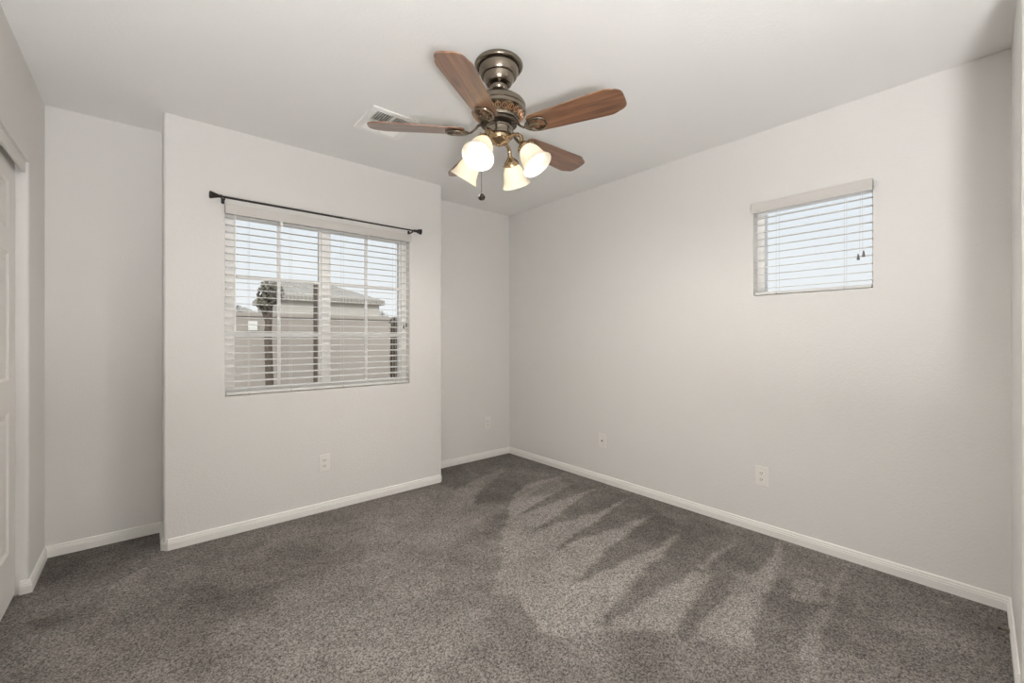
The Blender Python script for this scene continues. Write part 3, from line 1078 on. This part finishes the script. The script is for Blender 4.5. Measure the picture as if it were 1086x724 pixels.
    # light arms, shades and bulbs
    def shade_bm():
        b = new()
        outer = [(.031, 0), (.0335, -.006), (.040, -.016), (.0465, -.030), (.0500, -.043), (.0520, -.056), (.0550, -.070), (.0595, -.083), (.0660, -.0945), (.0700, -.1005)]
        prof = outer + [(.0690, -.1020)] + [(r - .0030, z) for r, z in reversed(outer[:-1])] + [(.028, 0)] + [outer[0]]
        lathe(b, prof, 48)
        return b
    def bulb_bm():
        b = new()
        prof = [(0, .004), (.012, .004), (.013, -.012)]
        for k in range(13):
            t = math.radians(-62 + k * (152 / 12))
            prof.append((.0255 * math.cos(-t), -.050 + .0255 * math.sin(-t)))
        prof = prof[:3] + [(r, z) for r, z in prof[3:] if r > .001] + [(0, -.0757)]
        lathe(b, prof, 24)
        return b
    beam = bpy.data.lights.new('bulb_beam', 'SPOT')
    beam.energy = BEAM_POWER
    beam.color = (1.0, .95, .87)
    beam.spot_size = math.radians(172)
    beam.spot_blend = .6
    beam.shadow_soft_size = .045
    first = {}
    tilt = math.radians(34)
    for k in range(4):
        a = math.radians(24 + 90 * k)
        c = Vector((math.cos(a), math.sin(a), 0))
        neck = c * .135 + Vector((0, 0, 2.028))
        T = Matrix.Translation(neck) @ Matrix.Rotation(a, 4, 'Z') @ Matrix.Rotation(-tilt, 4, 'Y')
        if k == 0:
            b = new()
            Z = Vector((0, 0, 1))
            axis = (T.to_3x3() @ Vector((0, 0, 1)))
            Ti = Matrix.Rotation(-a, 4, 'Z')
            pts = [c * .050 + Z * 2.096, c * .072 + Z * 2.100, c * .096 + Z * 2.098, c * .112 + Z * 2.086, neck + axis * .030]
            tube(b, [Ti @ p for p in pts], [.010, .0085, .0085, .009, .011], 12)
            ar = obj('light_arm', b, M['brass'], root, smooth=True)
            b = new()
            lathe(b, [(0, .036), (.012, .036), (.016, .030), (.024, .022), (.031, .014), (.036, .006), (.0365, -.004), (.0345, -.006), (.0345, .001), (.0, .001)], 32, Ti @ T)
            cu = obj('socket_cup', b, M['brass'], ar, smooth=True)
            screws = []
            for q in range(3):
                t = 2 * PI * q / 3
                d = Vector((math.cos(t), math.sin(t), 0))
                b = new()
                tube(b, [Ti @ T @ (d * .035), Ti @ T @ (d * .044)], [.002, .0034], 8)
                screws.append(obj('thumb_screw', b, M['brass'], ar, smooth=True))
            sb = shade_bm(); bmesh.ops.transform(sb, matrix=Ti @ T, verts=sb.verts)
            sh = obj('lamp_shade', sb, M['shade'], root, smooth=True)
            bb = bulb_bm(); bmesh.ops.transform(bb, matrix=Ti @ T, verts=bb.verts)
            bu = obj('bulb', bb, M['bulb'], sh, smooth=True)
            first = (ar, (cu, *screws), sh, (bu,))
            ar.rotation_euler = (0, 0, a); sh.rotation_euler = (0, 0, a)
        else:
            ar0, kids_a, sh0, kids_s = first
            ar = ar0.copy(); C.objects.link(ar); ar.parent = root; ar.rotation_euler = (0, 0, a)
            for q in kids_a:
                d = q.copy(); C.objects.link(d); d.parent = ar
            sh = sh0.copy(); C.objects.link(sh); sh.parent = root; sh.rotation_euler = (0, 0, a)
            for q in kids_s:
                d = q.copy(); C.objects.link(d); d.parent = sh
        lo = bpy.data.objects.new('bulb_beam', beam)
        C.objects.link(lo)
        lo.parent = root
        lo.matrix_local = T @ Matrix.Translation((0, 0, -.106)) @ Matrix.Rotation(math.radians(17), 4, 'Y')
    # pull chain
    b = new()
    px, py = -.060, .051
    tube(b, [(px * .72, py * .72, 2.120), (px, py, 2.114), (px, py, 1.842)], .0012, 6)
    for k in range(65):
        z = 2.11 - k * .0041
        lathe(b, [(0, .0017), (.0017, 0), (0, -.0017)], 6, Matrix.Translation((px, py, z)))
    pc = obj('pull_chain', b, M['chain'], root, smooth=True)
    b = new()
    lathe(b, [(0, 1.846), (.004, 1.845), (.010, 1.841), (.0155, 1.834), (.0165, 1.829), (.0145, 1.822), (.008, 1.817), (0, 1.816)], 20, Matrix.Translation((px, py, 0)))
    obj('bead', b, M['bead'], pc, smooth=True)
ceiling_fan()

# ------------------------------------------------------------------ fill uplighter added out of view behind the camera
def added_fill_lamp():
    root = thing('fill_lamp', 'added short brass uplighter filling the room with light, unseen behind the viewer', 'lamp', (-.34, -.72, 0))
    b = new()
    lathe(b, [(0, .001), (.14, .001), (.142, .010), (.130, .020), (.060, .028), (.020, .040), (0, .040)], 40)
    obj('base', b, M['brass'], root, smooth=True)
    b = new()
    tube(b, [(0, 0, .040), (0, 0, .58)], .011, 14)
    obj('pole', b, M['brass'], root, smooth=True)
    b = new()
    lathe(b, [(0, .5805), (.03, .5805), (.034, .592), (.024, .605), (0, .605)], 32)
    obj('collar', b, M['brass'], root, smooth=True)
    b = new()
    lathe(b, [(0, .6055), (.060, .608), (.13, .620), (.19, .640), (.235, .667), (.252, .690), (.248, .691), (.230, .672), (.186, .646), (.126, .627), (0, .615)], 48)
    obj('bowl', b, M['brass'], root, smooth=True)
    b = new()
    lathe(b, [(0, .676), (.230, .676), (.230, .682), (0, .682)], 40)
    obj('fill_disc', b, M['fill_glow'], root, smooth=True)
added_fill_lamp()

# ------------------------------------------------------------------ outside
GZ = -.25
b = new(); box(b, -60, 90, 3.7, 90, GZ - .2, GZ)
struct(obj('ground', b, M['gravel']), 'bare gravel yard outside the window', 'ground')
b = new()
box(b, -2.5, 6.5, 7.0, 7.2, GZ, 1.49)
box(b, -2.5, 6.5, 6.97, 7.23, 1.49, 1.54)
tag(obj('block_fence', b, M['block']), 'tan block wall across the yard behind the large window', 'fence')

def neighbour_house():
    root = thing('house', 'grey beige stucco house with low hip roof beyond the fence', 'house', (4.4, 14, GZ))
    x0, x1, y1, ez = -1.5, 1.60, 2.9, 2.78
    b = new(); box(b, x0, x1, 0, y1, 0, ez)
    obj('wall', b, M['stucco'], root)
    b = new()
    o = .14
    e = [(x0 - o, -o, ez - .10), (x1 + o, -o, ez - .10), (x1 + o, y1 + o, ez - .10), (x0 - o, y1 + o, ez - .10)]
    r = [((x0 + .35), 1.4, ez + .50), ((x0 + x1) / 2 + .35, 1.4, ez + .50), ((x0 + x1) / 2 + .35, y1 - 1.2, ez + .50), (x0 + .35, y1 - 1.2, ez + .50)]
    ev = [b.verts.new(p) for p in e]; rv = [b.verts.new(p) for p in r]
    ev2 = [b.verts.new((x, y, z - .14)) for x, y, z in e]
    for i in range(4):
        j = (i + 1) % 4
        b.faces.new((ev[i], ev[j], rv[j], rv[i]))
        b.faces.new((ev2[i], ev2[j], ev[j], ev[i]))
    b.faces.new(rv); b.faces.new(list(reversed(ev2)))
    obj('roof', b, M['roof'], root)
neighbour_house()

def leaf_ball(b, c, rx, rz, n, size, rnd):
    for _ in range(n):
        d = Vector((rnd.gauss(0, 1), rnd.gauss(0, 1), rnd.gauss(0, 1))).normalized() * (rnd.random() ** .4)
        p = Vector(c) + Vector((d.x * rx, d.y * rx, d.z * rz))
        u = Vector((rnd.gauss(0, 1), rnd.gauss(0, 1), rnd.gauss(0, 1))).normalized()
        w = u.orthogonal().normalized()
        s = size * rnd.uniform(.6, 1.3)
        b.faces.new([b.verts.new(p + u * s), b.verts.new(p + w * s * .5), b.verts.new(p - u * s), b.verts.new(p - w * s * .5)])

def tree():
    rnd = random.Random(7)
    x, y = 1.187, 6.2
    root = thing('yard_tree', 'small thin tree with dry crown seen through left window pane', 'tree', (x, y, GZ))
    b = new()
    tube(b, [(0, 0, 0), (.01, 0, .8), (-.01, 0, 1.5), (.02, 0, 2.0)], [.052, .047, .043, .03], 10)
    tube(b, [(0, 0, 1.6), (-.08, .03, 1.85), (-.12, .04, 2.0)], [.03, .022, .015], 8)
    obj('trunk', b, M['trunk'], root, smooth=True)
    b = new()
    leaf_ball(b, (.03, 0, 2.02), .15, .17, 420, .035, rnd)
    leaf_ball(b, (-.05, 0, 1.88), .10, .10, 200, .03, rnd)
    obj('crown', b, M['leaf'], root)
tree()

b = new()
box(b, 1.80, 1.875, 6.4, 6.475, GZ, 1.96, .006)
box(b, 1.785, 1.89, 6.385, 6.49, 1.96, 1.985, .006)
tag(obj('wooden_post', b, M['post']), 'tall dark wooden post in the yard left of window mullion', 'post')

def shrub():
    rnd = random.Random(11)
    root = thing('columnar_shrub', 'dark brown columnar shrub with rounded top at window right side', 'shrub', (2.95, 6.3, GZ))
    b = new()
    tube(b, [(0, 0, 0), (0, 0, 1.5)], [.035, .015], 8)
    obj('stem', b, M['trunk'], root, smooth=True)
    b = new()
    lathe(b, [(0, .05), (.05, .06), (.062, .4), (.066, 1.0), (.062, 1.5), (.05, 1.64), (.025, 1.70), (0, 1.72)], 14)
    for k in range(17):
        leaf_ball(b, (0, 0, .1 + k * .099), .078, .08, 120, .022, rnd)
    obj('foliage', b, M['dark_leaf'], root)
shrub()

b = new()
box(b, 1.077, 1.191, 6.955, 6.9695, 1.29, 1.42, .002)
tag(obj('panel_plate', b, M['sign']), 'small white square panel on the block wall at left', 'panel')

def far_house(name, label, loc, w, h, d):
    root = thing(name, label, 'house', loc)
    b = new(); box(b, -w / 2, w / 2, 0, d, 0, h)
    obj('wall', b, M['far_wall'], root)
    b = new()
    o = .4
    pts = [(-w / 2 - o, -o, h), (w / 2 + o, -o, h), (w / 2 + o, d + o, h), (-w / 2 - o, d + o, h)]
    ev = [b.verts.new(p) for p in pts]
    r0, r1 = b.verts.new((-w / 2 + d / 2, d / 2, h + 1.1)), b.verts.new((w / 2 - d / 2, d / 2, h + 1.1))
    b.faces.new((ev[0], ev[1], r1, r0)); b.faces.new((ev[1], ev[2], r1)); b.faces.new((ev[2], ev[3], r0, r1)); b.faces.new((ev[3], ev[0], r0))
    b.faces.new(list(reversed(ev)))
    obj('roof', b, M['roof'], root)
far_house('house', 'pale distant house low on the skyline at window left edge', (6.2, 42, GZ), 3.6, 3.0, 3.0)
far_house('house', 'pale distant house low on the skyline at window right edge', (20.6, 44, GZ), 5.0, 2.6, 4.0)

def far_tree(label, loc, rx, rz, seed):
    rnd = random.Random(seed)
    root = thing('distant_tree', label, 'tree', loc)
    b = new(); tube(b, [(0, 0, 0), (0, 0, rz * 1.3)], .12, 8)
    obj('trunk', b, M['trunk'], root, smooth=True)
    b = new(); leaf_ball(b, (0, 0, rz * 1.4), rx, rz, 500, .22, rnd)
    obj('crown', b, M['far_leaf'], root)
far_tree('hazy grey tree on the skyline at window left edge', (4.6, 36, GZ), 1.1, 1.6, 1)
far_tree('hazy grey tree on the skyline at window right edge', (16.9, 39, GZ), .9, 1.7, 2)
